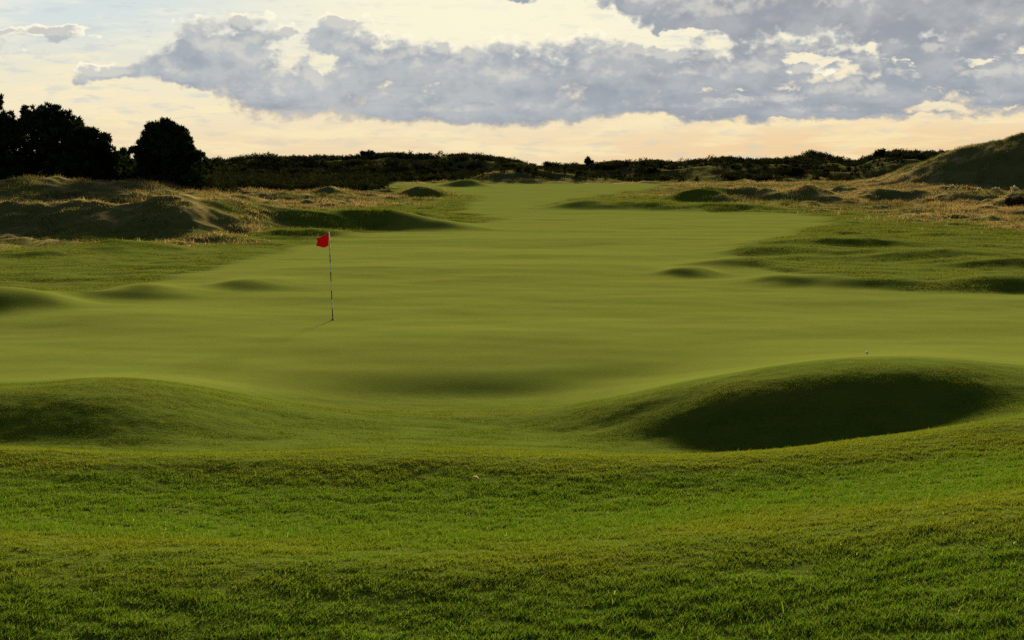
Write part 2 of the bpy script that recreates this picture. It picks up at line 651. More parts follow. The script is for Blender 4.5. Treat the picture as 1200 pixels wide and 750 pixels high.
# ------------------------------------------------------------------ grass blades
def blades(name, X, Y, Z, hgt, wid, tint, mat, lean=.5, segs=2, wind=(.15, -.1), slope=None):
    n = len(X)
    a = rng.uniform(0, 2 * math.pi, n)
    ln = rng.normal(0, lean, (n, 2)) + np.array(wind)
    dx, dy = np.cos(a) * wid / 2, np.sin(a) * wid / 2
    base = np.stack([X, Y, Z - .01], 1)
    side = np.stack([dx, dy, np.zeros(n)], 1)
    tipo = np.stack([ln[:, 0] * hgt, ln[:, 1] * hgt, hgt], 1)
    if segs == 1:
        V = np.stack([base - side, base + side, base + tipo], 1).reshape(-1, 3)
        k = np.arange(n)[:, None] * 3
        flat = (k + np.array([0, 1, 2])).ravel()
        loops = np.full(n, 3)
        nv = 3
        shade = None
    else:
        mido = np.stack([ln[:, 0] * hgt * .28, ln[:, 1] * hgt * .28, hgt * .58], 1)
        V = np.stack([base - side, base + side, base + side * .75 + mido, base - side * .75 + mido, base + tipo], 1).reshape(-1, 3)
        k = np.arange(n)[:, None] * 5
        flat = (k + np.array([0, 1, 2, 3, 3, 2, 4])).ravel()
        loops = np.tile([4, 3], n)
        nv = 5
    T = np.repeat(tint, nv, 0)
    o = mesh_obj(name, V, flat, loops, mat, tint=T)
    if slope is not None:
        at = o.data.attributes.new('slope', 'FLOAT_VECTOR', 'POINT')
        at.data.foreach_set('vector', np.repeat(slope, nv, 0).astype(np.float32).ravel())
    return o


def slope_of(f, X, Y, e=.25):
    gx, gy = (f(X + e, Y) - f(X - e, Y)) / (2 * e), (f(X, Y + e) - f(X, Y - e)) / (2 * e)
    n = np.stack([-gx, -gy, np.ones(len(X))], 1)
    return n / np.linalg.norm(n, axis=1, keepdims=True)


def fan(n, y0, y1, half, pw=1.0):
    """random ground points in a wedge, evenly per area (pw 1) or thinning outwards (pw < 1)"""
    u = rng.random(n)
    p = 1 + pw
    Y = (y0 ** p + u * (y1 ** p - y0 ** p)) ** (1 / p)
    return rng.uniform(-half, half, n) * Y, Y


def pick(cols, w, n):
    c = np.array(cols)
    i = rng.choice(len(c), n, p=np.array(w) / sum(w))
    return c[i] * rng.uniform(.75, 1.25, (n, 1))


build_ground()
M_BLADE = leaf_material('grass_blade', .34, lie=.72)
M_FAR = leaf_material('far_grass_blade', .22, 0, (1.25, 1.15, .5), lie=.8)
M_DRY = leaf_material('dry_grass_blade', .25, .0, (1.15, 1.0, .7), lie=.6)

# foreground turf
X, Y = fan(1080000, 7.2, 21, .42, .2)
cl = .55 * fbm(X / .45, Y / .32, 60, 3) + .75 * vnoise(X / .12, Y / .10, 67)
cl2 = fbm(X / 2.2, Y / 1.6, 61, 2)
keep = rng.random(len(X)) < np.clip(.9 + .9 * cl, .45, 1) * (1 - sstep(15, 21, Y))
X, Y, cl, cl2 = X[keep], Y[keep], cl[keep], cl2[keep]
h = np.clip(.030 + .017 * cl + .006 * cl2 + rng.normal(0, .007, len(X)), .012, .07) * (1 - .4 * sstep(12, 19, Y))
tall = rng.random(len(X)) < .004
h[tall] *= rng.uniform(1.6, 2.6, tall.sum())
tint = pick([(.038, .084, .007), (.050, .102, .009), (.068, .110, .012), (.088, .100, .020), (.120, .108, .050)], [5, 5, 3, .6, .2], len(X))
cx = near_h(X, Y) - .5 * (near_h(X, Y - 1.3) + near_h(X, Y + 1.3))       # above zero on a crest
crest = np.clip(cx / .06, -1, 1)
h *= 1 - .2 * np.clip(crest, 0, 1)
dry_lit = np.clip(.12 + cl2 * .8 + .22 * np.clip((Y - 9.5) / 4, 0, 1.4) + .35 * sstep(.1, .3, X / Y) * sstep(8.8, 11, Y) + .65 * crest, 0, 1)[:, None]  # patchy dryness, plus the sunlit band of the crests painted in as yellow
dry_lit *= sstep(8.7, 10.0, Y)[:, None]
tint = tint * (1 - .6 * dry_lit) + np.array([.098, .110, .013]) * .6 * dry_lit
pale = rng.random(len(X)) < .0003
tint[pale] = (.42, .45, .36)
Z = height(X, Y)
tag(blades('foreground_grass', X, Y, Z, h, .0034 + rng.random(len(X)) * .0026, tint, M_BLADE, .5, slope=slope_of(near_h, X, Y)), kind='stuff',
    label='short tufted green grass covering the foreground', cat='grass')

# middle distance semi rough between the foreground and the green
X, Y = fan(540000, 12, 33, .42, .4)
fair, green, dune = cover(X, Y)
cl = fbm(X / .8, Y / .6, 62, 3)
cl2 = fbm(X / 3, Y / 2.2, 63, 2)
edge = sdf(FAIR, X, Y)
keep = (rng.random(len(X)) < np.clip(.75 + .8 * cl, .1, 1) * sstep(12, 19, Y) * sstep(.3, -1.2, edge)) & (fair < .9)
X, Y, cl, cl2, edge = X[keep], Y[keep], cl[keep], cl2[keep], edge[keep]
h = np.clip(.022 + .012 * cl + rng.normal(0, .005, len(X)), .008, .05) * (.35 + .65 * sstep(0, -3, edge))
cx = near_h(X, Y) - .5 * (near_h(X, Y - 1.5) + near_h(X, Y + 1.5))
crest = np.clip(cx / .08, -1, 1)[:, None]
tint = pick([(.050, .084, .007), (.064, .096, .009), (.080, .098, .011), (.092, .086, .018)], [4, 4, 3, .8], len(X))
tint = tint * (1 - .3 * np.clip(crest, 0, 1)) + np.array([.105, .095, .018]) * .3 * np.clip(crest, 0, 1)  # crests tinted yellower, sunlight put into the blade colour
Z = height(X, Y)
tag(blades('mound_grass', X, Y, Z, h, .006 + rng.random(len(X)) * .005, tint, M_FAR, .5, 1, slope=slope_of(near_h, X, Y)), kind='stuff',
    label='short semi rough grass on the mounds in front of the green', cat='grass')

# rough on both sides of the green
X, Y = fan(620000, 30, 200, .40, .1)
fair, green, dune = cover(X, Y)
cl = fbm(X / 2.2, Y / 2.2, 64, 3)
keep = (rng.random(len(X)) < np.clip(.6 + 1.0 * cl, .05, 1)) & (fair < .3) & (dune < .6)
X, Y, cl = X[keep], Y[keep], cl[keep]
h = np.clip(.05 + .05 * cl + rng.normal(0, .015, len(X)), .02, .15) * (1 + 1.6 * sstep(78, 98, Y))
tint = pick([(.060, .088, .012), (.076, .102, .015), (.096, .104, .020), (.112, .100, .034)], [4, 4, 3, 1], len(X))
Z = height(X, Y)
tag(blades('rough_grass', X, Y, Z, h, .014 + rng.random(len(X)) * .016, tint, M_FAR, .5, 1, slope=slope_of(far_h, X, Y, .4)), kind='stuff',
    label='longer uneven rough grass either side of the putting green', cat='grass')

# long dune grass
X, Y = fan(1150000, 70, 290, .40, .25)
fair, green, dune = cover(X, Y)
cl = fbm(X / 2.6, Y / 3.2, 65, 3)
cl2 = fbm(X / 11, Y / 13, 66, 2)
keep = (rng.random(len(X)) < np.clip(.5 + 1.0 * cl, .04, 1) * dune * (1 - .8 * sstep(240, 262, Y))) & (fair < .1) & ~((X / Y < -.066) & (Y > 190))
X, Y, cl, cl2 = X[keep], Y[keep], cl[keep], cl2[keep]
h = np.clip(.22 + .18 * cl + rng.normal(0, .05, len(X)), .06, .6) * (.55 + .45 * sstep(85, 130, Y))
tint = pick([(.220, .160, .068), (.180, .122, .058), (.250, .200, .105), (.090, .100, .032), (.066, .082, .026)], [5, 3, 2, 2.5, 1.5], len(X))
g = np.clip(.22 + cl2 * 1.6 + .35 * sstep(195, 215, Y), 0, 1)[:, None]
tint = tint * (1 - g) + np.array([.066, .076, .022]) * g * rng.uniform(.7, 1.3, (len(X), 1))
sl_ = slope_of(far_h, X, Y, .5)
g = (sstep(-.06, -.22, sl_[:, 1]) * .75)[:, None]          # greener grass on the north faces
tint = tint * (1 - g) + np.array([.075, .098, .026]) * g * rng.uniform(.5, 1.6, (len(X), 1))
Z = height(X, Y)
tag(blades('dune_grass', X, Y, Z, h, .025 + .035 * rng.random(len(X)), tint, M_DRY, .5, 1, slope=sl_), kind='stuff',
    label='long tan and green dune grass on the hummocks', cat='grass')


# ------------------------------------------------------------------ foliage
def leaf_cloud(centres, radii, per, size, up=.3):
    """quads scattered through little clumps; returns verts, tint seed per vertex"""
    n = len(centres)
    idx = np.repeat(np.arange(n), per)
    d = rng.normal(0, 1, (n * per, 3))
    d /= np.linalg.norm(d, axis=1, keepdims=True)
    c = centres[idx] + d * (radii[idx][:, None] * rng.random((n * per, 1)) ** .5)
    a = d + rng.normal(0, .6, d.shape)
    a[:, 2] += up
    a /= np.linalg.norm(a, axis=1, keepdims=True)
    b = np.cross(a, rng.normal(0, 1, a.shape))
    b /= np.linalg.norm(b, axis=1, keepdims=True) + 1e-9
    s = size * rng.uniform(.6, 1.4, (n * per, 1))
    V = np.stack([c - a * s * .2 - b * s * .22, c - a * s * .2 + b * s * .22, c + a * s + b * s * .08, c + a * s - b * s * .08], 1)
    cl = rng.uniform(.7, 1.3, n)[idx]
    return V.reshape(-1, 3), np.repeat(cl, 4)


def quads(n):
    return np.arange(n * 4), np.full(n, 4)


def tube(path, radii, sides=7):
    V, Fc = [], []
    for k, (p, r) in enumerate(zip(path, radii)):
        p = Vector(p)
        t = (Vector(path[min(k + 1, len(path) - 1)]) - Vector(path[max(k - 1, 0)])).normalized()
        u = t.orthogonal().normalized()
        w = t.cross(u)
        for s in range(sides):
            an = 2 * math.pi * s / sides
            V.append(p + u * math.cos(an) * r + w * math.sin(an) * r)
    for k in range(len(path) - 1):
        for s in range(sides):
            s2 = (s + 1) % sides
            Fc.append((k * sides + s, k * sides + s2, (k + 1) * sides + s2, (k + 1) * sides + s))
    Fc.append(tuple(range(sides - 1, -1, -1)))
    Fc.append(tuple((len(path) - 1) * sides + s for s in range(sides)))
    return [tuple(v) for v in V], Fc


def join(parts):
    V, fl, lp = [], [], []
    for v, f in parts:
        b = len(V)
        V += list(v)
        for q in f:
            fl += [b + i for i in q]
            lp.append(len(q))
    return np.array(V), fl, lp


M_PINE = leaf_material('pine_needles', .08)
M_SCRUB = leaf_material('scrub_leaves', .08)
M_BARK = plain('bark', (.050, .036, .026), .9, .6, 9)


def pine(px, top_py, Y, half_px, label, lobes, base_off=0.0, lean=0.0, seed=0):
    """lobes: (x -1..1, height 0..1, radius as share of the half width, flatness)"""
    r0 = np.random.default_rng(seed)
    X, Yw, z = place(px, 200, Y)
    z += base_off
    H = at_depth(px, top_py, Y)[1] - z
    W = half_px / F * Y
    root = empty('pine_tree', (X, Yw, z - .1), label, 'tree', 'pines on the left behind the dunes')
    tr = [(0, 0, 0), (.1 * lean, .05, H * .3), (.3 * lean, -.1, H * .6), (.5 * lean, 0, H * .9)]
    parts = [tube(tr, [.20, .16, .11, .04])]
    cen, rad = [], []
    for (lx, lz, lr, fl) in lobes:
        c = np.array([lx * W, r0.uniform(-.5, .5) * W, lz * H])
        rr = lr * W
        parts.append(tube([(tr[1][0], tr[1][1], max(.3, c[2] * .55)), (c[0] * .5, c[1] * .5, c[2] * .8), tuple(c)], [.07, .05, .02], 5))
        k = int(14 + 84 * lr) if lr > .3 else 11
        d = r0.normal(0, 1, (k, 3))
        d /= np.linalg.norm(d, axis=1, keepdims=True)
        p = c + d * np.array([rr, rr, rr * fl]) * (r0.random((k, 1)) ** .35)
        cen.append(p)
        rad.append(r0.uniform(.16, .40, k) * (1 if lr > .3 else .62))
        k = int(10 + 26 * lr)                                     # boughs that stick out of the outline
        d = r0.normal(0, 1, (k, 3))
        d[:, 2] = np.abs(d[:, 2]) * .9
        d /= np.linalg.norm(d, axis=1, keepdims=True)
        cen.append(c + d * np.array([rr, rr, rr * fl]) * r0.uniform(1.0, 1.6, (k, 1)))
        rad.append(r0.uniform(.07, .17, k))
    cen, rad = np.vstack(cen), np.concatenate(rad)
    # keep the tips under the top of the tree
    cen[:, 2] *= (H - .12) / np.max(cen[:, 2])
    v, fl_, lp = join(parts)
    mesh_obj('trunk', v, fl_, lp, M_BARK, root, smooth=True)
    V, c = leaf_cloud(cen, rad, 42, .22, .7)
    t = np.array([.022, .034, .014])[None, :] * c[:, None]
    fq, lq = quads(len(V) // 4)
    mesh_obj('crown', V, fq, lq, M_PINE, root, tint=t)
    return root


pine(-6, 110, 150, 30, 'dark pine cut by the left edge of the picture, narrow pointed top',
     [(.18, .97, .16, 1.5), (.0, .88, .22, 1.2), (.38, .80, .22, 1.1), (-.3, .74, .5, .8), (.62, .72, .20, 1.1), (.3, .62, .5, .8), (.80, .55, .22, .9), (0, .5, .75, .7),
      (.2, .32, .9, .7), (-.4, .3, .8, .7), (.4, .15, .7, .6)], seed=1)
pine(52, 120, 152, 38, 'tallest broad pine in the clump, with a bumpy rounded top',
     [(-.42, .93, .17, 1.3), (-.12, .97, .15, 1.3), (.18, .95, .18, 1.2), (.42, .96, .14, 1.4), (.66, .88, .18, 1.1), (-.62, .82, .18, 1.0), (-.78, .70, .22, .9), (-.2, .82, .4, .8),
      (.3, .82, .42, .8), (.82, .76, .24, .9), (0, .66, .7, .8), (.5, .55, .7, .8), (-.4, .48, .75, .8), (.2, .32, .9, .7), (-.7, .25, .6, .7), (.7, .25, .6, .7)], seed=2)
pine(92, 137, 155, 34, 'pine sloping down on the right side of the clump, ragged outer boughs',
     [(-.35, .95, .22, 1.1), (.02, .94, .18, 1.3), (.32, .84, .20, 1.1), (.62, .82, .14, 1.3), (.86, .76, .20, .9), (1.0, .64, .16, .9), (1.12, .52, .17, .7), (1.32, .45, .14, .6), (0, .74, .5, .8),
      (.5, .62, .45, .8), (.1, .55, .75, .8), (.65, .40, .6, .8), (1.1, .32, .34, .6), (-.3, .35, .8, .8), (.5, .2, .9, .7)], seed=3)
pine(143, 173, 158, 13, 'small young pine in the gap between the clump and the lone pine',
     [(0, .92, .22, 1.4), (-.45, .70, .35, .9), (.45, .66, .35, .9), (0, .6, .6, .8), (0, .3, 1.0, .8)], seed=4)
pine(193, 137, 150, 35, 'lone rounded pine standing right of the clump',
     [(0, .96, .16, 1.3), (.24, .93, .15, 1.2), (-.28, .90, .17, 1.1), (-.52, .80, .18, 1.0), (-.55, .68, .2, .9), (-.88, .55, .17, .8), (.48, .86, .17, 1.1), (.74, .74, .20, .9), (.86, .60, .15, .8),
      (1.02, .50, .17, .7), (-.05, .78, .42, .8), (.3, .72, .36, .8), (.05, .58, .62, .8), (.55, .42, .45, .8), (-.5, .42, .55, .8), (0, .35, .9, .8), (.6, .2, .8, .7), (-.6, .2, .8, .7)], seed=5)


def bush(name, px, py_top, Y, half_px, label, cat, tint, lean_=None, mat=None, per=44, n=46, size=.20, flat=1.0, group=None, sink=0.0):
    X, Yw, z = place(px, 200, Y)
    z -= sink
    H = max(at_depth(px, py_top, Y)[1] - z, .5)
    W = half_px / F * Y
    root = empty(name, (X, Yw, z - .05), label, cat, group)
    d = rng.normal(0, 1, (n, 3))
    d /= np.linalg.norm(d, axis=1, keepdims=True)
    cen = d * np.array([W * .85, W * .7, H * .42 * flat]) * (rng.random((n, 1)) ** .4) + np.array([0, 0, H * .48])
    cen[:, 2] = np.maximum(cen[:, 2], .1)
    V, c = leaf_cloud(cen, rng.uniform(.12, .30, n) * min(1, H / 1.6), per, size, .4)
    fq, lq = quads(len(V) // 4)
    parts = []
    for k in range(4):
        q = cen[rng.integers(n)]
        parts.append(tube([(.05 * k - .1, 0, 0), (q[0] * .4, q[1] * .4, q[2] * .5), tuple(q)], [.05, .035, .012], 5))
    v, fl_, lp = join(parts)
    mesh_obj('stem', v, fl_, lp, M_BARK, root, smooth=True)
    mesh_obj('foliage', V, fq, lq, mat or M_SCRUB, root, tint=np.array(tint)[None, :] * c[:, None])
    return root


DARK = (.022, .030, .013)
GR = 'bushes standing out of the dune scrub'
bush('bush', 238, 181, 165, 17, 'dark bush leaning against the right foot of the lone pine', 'bush', DARK, n=80, sink=.1)
bush('bush', 431, 176, 318, 11, 'rounded bush poking highest above the skyline left of centre', 'bush', DARK, group=GR, n=60, size=.3)
bush('bush', 447, 180, 320, 9, 'lower bush touching the right side of the skyline bush left of centre', 'bush', DARK, group=GR, size=.3)
bush('bush', 690, 183, 322, 6, 'small round bush alone on the skyline right of centre', 'bush', DARK, group=GR, size=.28)
bush('bush', 862, 195, 288, 7, 'dark round bush at the foot of the scrub right of centre', 'bush', DARK, group=GR, size=.28)
bush('bush', 765, 196, 290, 10, 'dark spreading bush low in the scrub above the fairway end', 'bush', DARK, group=GR, size=.28)
bush('bush', 934, 196, 280, 9, 'dark bush at the scrub edge left of the tall dune', 'bush', DARK, group=GR, size=.28)
bush('bush', 1031, 173, 318, 9, 'knobbly bush on the highest scrub ridge beside the tall dune', 'bush', DARK, group=GR, size=.28)
bush('bush', 1194, 230.5, 146, 19, 'low spreading brown foliage standing in for mound shade at the right edge', 'bush', (.075, .054, .034), n=110)  # leaf mass added as a dark patch where only mound shade lies
PALE = (.36, .36, .25)
GP = 'pale tufted shrubs in the dry grass on the right'
bush('shrub', 1116, 215.0, 172, 4.5, 'pale grey shrub at the left of the pale group below the tall dune', 'shrub', PALE, group=GP, per=26, n=18, size=.16)
bush('shrub', 1126, 217.5, 170, 3.5, 'smallest pale shrub beside the leftmost pale shrub', 'shrub', PALE, group=GP, per=24, n=14, size=.16)
bush('shrub', 1148, 219.0, 166, 4, 'pale shrub in the middle of the dry grass below the tall dune', 'shrub', PALE, group=GP, per=26, n=16, size=.16)
bush('shrub', 1168, 220.5, 164, 6.5, 'widest pale shrub, over a dark hollow near the right edge', 'shrub', PALE, group=GP, per=28, n=26, size=.16)
bush('shrub', 1191, 214.5, 172, 5.5, 'pale shrub highest up at the right edge under the tall dune', 'shrub', PALE, group=GP, per=26, n=20, size=.16)

# scrub that reads as one dark mass on the far dunes
SC = []
n = 17000
px = rng.uniform(-120, 1110, n)
Yt = rng.uniform(150, 345, n)
dens = np.zeros(n)
dens = np.maximum(dens, sstep(470, 430, px) * sstep(185, 195, Yt) * .9)
dens = np.maximum(dens, sstep(256, 268, Yt) * .95)
dens = np.maximum(dens, sstep(303, 318, Yt) * 1.0)
dune_gap = np.exp(-((px - 590) / 55) ** 2) * (Yt < 290)
dens *= 1 - dune_gap * .6
dens = np.maximum(dens, sstep(270, 250, px) * sstep(152, 156, Yt) * .95)
dens *= np.where((px > 640) & (Yt < 303), .42, 1)
dens *= np.where((px > 1000) & (Yt < 300), .15, 1)
Xs = (px - 600) / F * Yt
nz = fbm(Xs / 9, Yt / 12, 71, 2)
k = rng.random(n) < np.clip(dens * (.55 + 1.2 * nz), 0, 1)
px, Yt, Xs = px[k], Yt[k], Xs[k]
Zs = height(Xs, Yt)
hb = rng.uniform(.55, 1.05, len(Xs)) * (1 + .4 * (rng.random(len(Xs)) < .04))
hb = hb * (.75 + .5 * np.clip(fbm(Xs / 14, Yt / 14, 73, 2) + .5, 0, 1.2))
hb = np.where((px < 265) & (Yt < 185), hb * 1.7, np.where(px < 470, hb * 1.15, hb * .9))
cen = np.concatenate([np.stack([Xs + rng.normal(0, .6, len(Xs)), Yt + rng.normal(0, .6, len(Xs)), Zs + hb * f_], 1) for f_ in (.25, .42, .58, .70)])
rad = np.concatenate([hb * .6, hb * .6, hb * .5, hb * .40])
V, c = leaf_cloud(cen, rad, 34, .24, .1)
fq, lq = quads(len(V) // 4)
t = np.where(np.repeat(rng.random(len(cen)) < .25, 136)[:, None], np.array([[.030, .034, .014]]), np.array([[.017, .022, .010]])) * c[:, None]
tag(mesh_obj('scrub', V, fq, lq, M_SCRUB, tint=t), kind='stuff', label='dark scrub covering the far dunes along the skyline', cat='scrub')

# ------------------------------------------------------------------ flagstick
fx, fy, fz = on_ground(390, 375)
root = empty('flagstick', (fx, fy, fz), 'red flag on a black and white banded stick in the putting green hole', 'golf flag')
HT = 2.16
tx = at_depth(385.5, 272, fy)[0] - fx
RP = .0125
M_WHITE = plain('white_paint', (.55, .55, .50), .7, .06)
M_BLACK = plain('black_paint', (.015, .015, .015), .85, .1)
bounds = [-.12, .03, .27, .50, .72, .96, 1.18, 1.41, 1.61, 1.80, HT]     # black first at the foot, white under the flag
path, radd, mi = [], [], []
for i, b in enumerate(bounds):
    path.append((tx * max(b, 0) / HT, 0, b))
    radd.append(RP)
v, f_ = tube(path, radd, 12)
v, fl_, lp = join([(v, f_)])
cols = [1, 1, 0, 1, 0, 1, 0, 1, 0, 0]
mi = [c for c in cols for _ in range(12)] + [1, 0]
pole = mesh_obj('pole', v, fl_, lp, [M_WHITE, M_BLACK], root, smooth=False, mat_idx=mi)
# flag: hangs from the upper stick, blown to the left and folded a little
M_RED = leaf_material('red_cloth', .25, 0, (1.0, .8, .8))
NU, NV = 26, 18
L, FH = .33, .36
Vf = []
for k in range(2):
    for j in range(NV):
        for i in range(NU):
            s, q = i / (NU - 1), j / (NV - 1)
            top = HT - .015 - .15 * s ** .9 - .02 * math.sin(s * 3.1)
            bot = HT - .33 - .06 * s - .03 * math.sin(s * 5)
            zz = top * (1 - q) + bot * q
            xx = tx * zz / HT - RP - L * s * (1 - .08 * math.sin(q * 3.0)) + .012 * math.sin(q * 6)
            yy = .06 * math.sin(s * 7.0 + q * 1.6) * s ** .6 + .10 * s * s - .03 * s + (.0012 if k else -.0012)
            Vf.append((xx, yy, zz))
fl_, lp = [], []
for k in range(2):
    b = k * NU * NV
    for j in range(NV - 1):
        for i in range(NU - 1):
            q = [b + j * NU + i, b + j * NU + i + 1, b + (j + 1) * NU + i + 1, b + (j + 1) * NU + i]
            fl_ += q if k == 0 else q[::-1]
            lp.append(4)
rim = [i for i in range(NU)] + [j * NU + NU - 1 for j in range(1, NV)] + [(NV - 1) * NU + i for i in range(NU - 2, -1, -1)] + [j * NU for j in range(NV - 2, 0, -1)]
for a, b in zip(rim, rim[1:] + rim[:1]):
    fl_ += [b, a, a + NU * NV, b + NU * NV]
    lp.append(4)
flag = mesh_obj('flag', Vf, fl_, lp, M_RED, root, smooth=True, tint=np.tile([[.50, .016, .020]], (len(Vf), 1)))
# white ferrule below the flag
v, f_ = tube([(tx * 1.74 / HT, 0, 1.735), (tx * 1.77 / HT, 0, 1.765), (tx * 1.79 / HT, 0, 1.80)], [.013, .017, .013], 12)
v, fl_, lp = join([(v, f_)])
mesh_obj('flag_fitting', v, fl_, lp, M_WHITE, root)
# the cup: dark ring with a recessed wall
ring, rf = [], []
NS = 28
for (r_, z_) in ((.060, .004), (.054, .010), (.052, -.09), (.0, -.095)):
    for s in range(NS):
        a = 2 * math.pi * s / NS
        ring.append((r_ * math.cos(a), r_ * math.sin(a), z_))
for k in range(3):
    for s in range(NS):
        s2 = (s + 1) % NS
        rf.append((k * NS + s, k * NS + s2, (k + 1) * NS + s2, (k + 1) * NS + s))
v, fl_, lp = join([(ring, rf)])
mesh_obj('cup', v, fl_, lp, M_BLACK, root)


# ------------------------------------------------------------------ small things on the grass
def icosphere(r, sub=3):
    import bmesh
    bm = bmesh.new()
    bmesh.ops.create_icosphere(bm, subdivisions=sub, radius=r)
    return bm


bx, by, bz = on_ground(1016, 414.5)
bm = icosphere(.0215, 4)
for v_ in bm.verts:            # dimples
    n_ = v_.co.normalized()
    v_.co -= n_ * .0006 * max(0, math.sin(n_.x * 26) * math.sin(n_.y * 26) * math.sin(n_.z * 26 + 1))
me = bpy.data.meshes.new('ball')
bm.to_mesh(me)
bm.free()
me.materials.append(M_WHITE)
ball = bpy.data.objects.new('ball', me)
COL.objects.link(ball)
ball.location = (bx, by, bz + .019)
tag(ball, 'tiny white ball lying on the green just behind the right mound', 'ball')

lx, ly, lz = on_ground(557.5, 567)
Vl, fl_, lp = [], [], []
NL = 9
for i in range(NL):
    s = i / (NL - 1)
    w = .014 * math.sin(math.pi * s) ** .7 + .0008
    for j in (-1, 0, 1):
        Vl.append((-.03 + .06 * s, j * w, .012 + .016 * abs(j) + .014 * math.sin(s * 3) - .012 * s))
for i in range(NL - 1):
    for j in range(2):
        fl_ += [i * 3 + j, (i + 1) * 3 + j, (i + 1) * 3 + j + 1, i * 3 + j + 1]
        lp.append(4)
leaf = mesh_obj('fallen_leaf', Vl, fl_, lp, leaf_material('dry_leaf', .35), smooth=True, tint=np.tile([[.60, .54, .40]], (len(Vl), 1)))
leaf.location = (lx, ly, lz + .03)
leaf.rotation_euler = (.2, .15, -.25)
sol = leaf.modifiers.new('thickness', 'SOLIDIFY')
sol.thickness = .0012
tag(leaf, 'pale curled dry leaf lying in the foreground grass', 'leaf')

# ------------------------------------------------------------------ sky and light
SUN_EL, SUN_AZ = math.radians(9.5), math.radians(5.5)
W = bpy.data.worlds.new('World')
S.world = W
W.use_nodes = True
nt = W.node_tree
N.nt = nt
STR = .05
W.cycles.sampling_method = 'NONE'
sky = nt.nodes.new('ShaderNodeTexSky')
sky.sky_type = 'NISHITA'
sky.sun_disc = False
sky.sun_elevation = SUN_EL
sky.sun_rotation = SUN_AZ
bg = nt.nodes['Background']
bg.inputs[1].default_value = STR
tc = nt.nodes.new('ShaderNodeTexCoord')
sep = nt.nodes.new('ShaderNodeSeparateXYZ')
nt.links.new(tc.outputs['Generated'], sep.inputs[0])
dx, dy, dz = (N(sep.outputs[i]) for i in range(3))
DEG = 57.29578
AZ = N.op('ARCTAN2', dx, dy) * DEG
EL = N.op('ARCSINE', dz) * DEG


def sk(r, g, b, k=1.0):
    return tuple(c * k / E / STR for c in lin(r, g, b))


def A_(px):
    return math.degrees(math.atan((px - 600) / F))


def E_(py):
    return math.degrees(math.atan((200 - py) / F))


PXD = math.degrees(1 / F)
LOBES = [(292, 72, 52, 48), (248, 62, 55, 34), (225, 88, 85, 22), (330, 112, 78, 28), (402, 58, 50, 36), (445, 92, 85, 48), (372, 106, 45, 32),
         (525, 95, 90, 46), (600, 98, 110, 48), (705, 88, 120, 48), (800, 92, 120, 46), (890, 82, 90, 34), (880, 116, 130, 26), (1010, 112, 120, 22),
         (1100, 90, 110, 42), (1190, 100, 100, 36), (560, 126, 240, 21), (900, 128, 300, 14), (145, 93, 65, 12),
         (75, 47, 40, 9), (10, 48, 30, 6), (745, 4, 60, 24), (850, 22, 130, 38), (960, 14, 120, 44), (1080, 14, 150, 56), (1190, 34, 130, 58), (620, -8, 60, 9), (1060, 60, 120, 32),
         (1400, 60, 200, 90), (-150, 60, 160, 30), (288, 36, 24, 16), (238, 42, 22, 14), (398, 34, 30, 16), (345, 44, 16, 12), (520, 58, 26, 16)]
HOLES = [(1020, 60, 44, 6), (385, 76, 13, 18), (448, 102, 18, 6), (505, 101, 12, 4), (650, 26, 60, 10), (800, 42, 40, 4),
         (955, 74, 30, 5), (1085, 128, 40, 4), (780, 50, 30, 4)]

grp = bpy.data.node_groups.new('cloud_density', 'ShaderNodeTree')
grp.interface.new_socket('u', in_out='INPUT', socket_type='NodeSocketFloat')
grp.interface.new_socket('v', in_out='INPUT', socket_type='NodeSocketFloat')
grp.interface.new_socket('d', in_out='OUTPUT', socket_type='NodeSocketFloat')
N.nt = grp
gi, go = grp.nodes.new('NodeGroupInput'), grp.nodes.new('NodeGroupOutput')
u0, v0 = N(gi.outputs[0]), N(gi.outputs[1])
w1 = nnoise(ncombine(u0, v0 * 1.5, 3.1), .55, 3, .55) - .5
w2 = nnoise(ncombine(u0, v0 * 1.5, 8.4), .55, 3, .55) - .5
u, v = u0 + w1 * 1.7 + (nnoise(ncombine(u0, v0 * 1.4, 21.), 2.2, 3, .6) - .5) * .7, v0 + w2 * .8 + (nnoise(ncombine(u0, v0 * 1.4, 31.), 2.2, 3, .6) - .5) * .4


def blob(cx, cy, rx, ry):
    a = (u - A_(cx)) * (1 / (rx * PXD))
    b = (v - E_(cy)) * (1 / (ry * PXD))
    return 1.0 - N.op('SQRT', a * a + b * b)


m = None
for l in LOBES:
    b = blob(*l)
    m = b if m is None else N.op('SMOOTH_MAX', m, b, .25)
m = m.max(-1.2)
for l in HOLES:
    hb_ = blob(*l)
    m = m - nstep(-.7, .8, hb_) * .5
nz1 = nnoise(ncombine(u0, v0 * 1.35, .7), 1.15, 9, .6) - .5
nz2 = nnoise(ncombine(u0, v0 * 1.2, 5.7), 3.6, 5, .6) - .5
d = m + nz1 * 1.5 + nz2 * .45
def voro(uu, vv, sc, z):
    n = grp.nodes.new('ShaderNodeTexVoronoi')
    n.feature = 'F1'
    n.inputs['Scale'].default_value = sc
    grp.links.new(ncombine(uu, vv, z), n.inputs['Vector'])
    return N(n.outputs['Distance'])


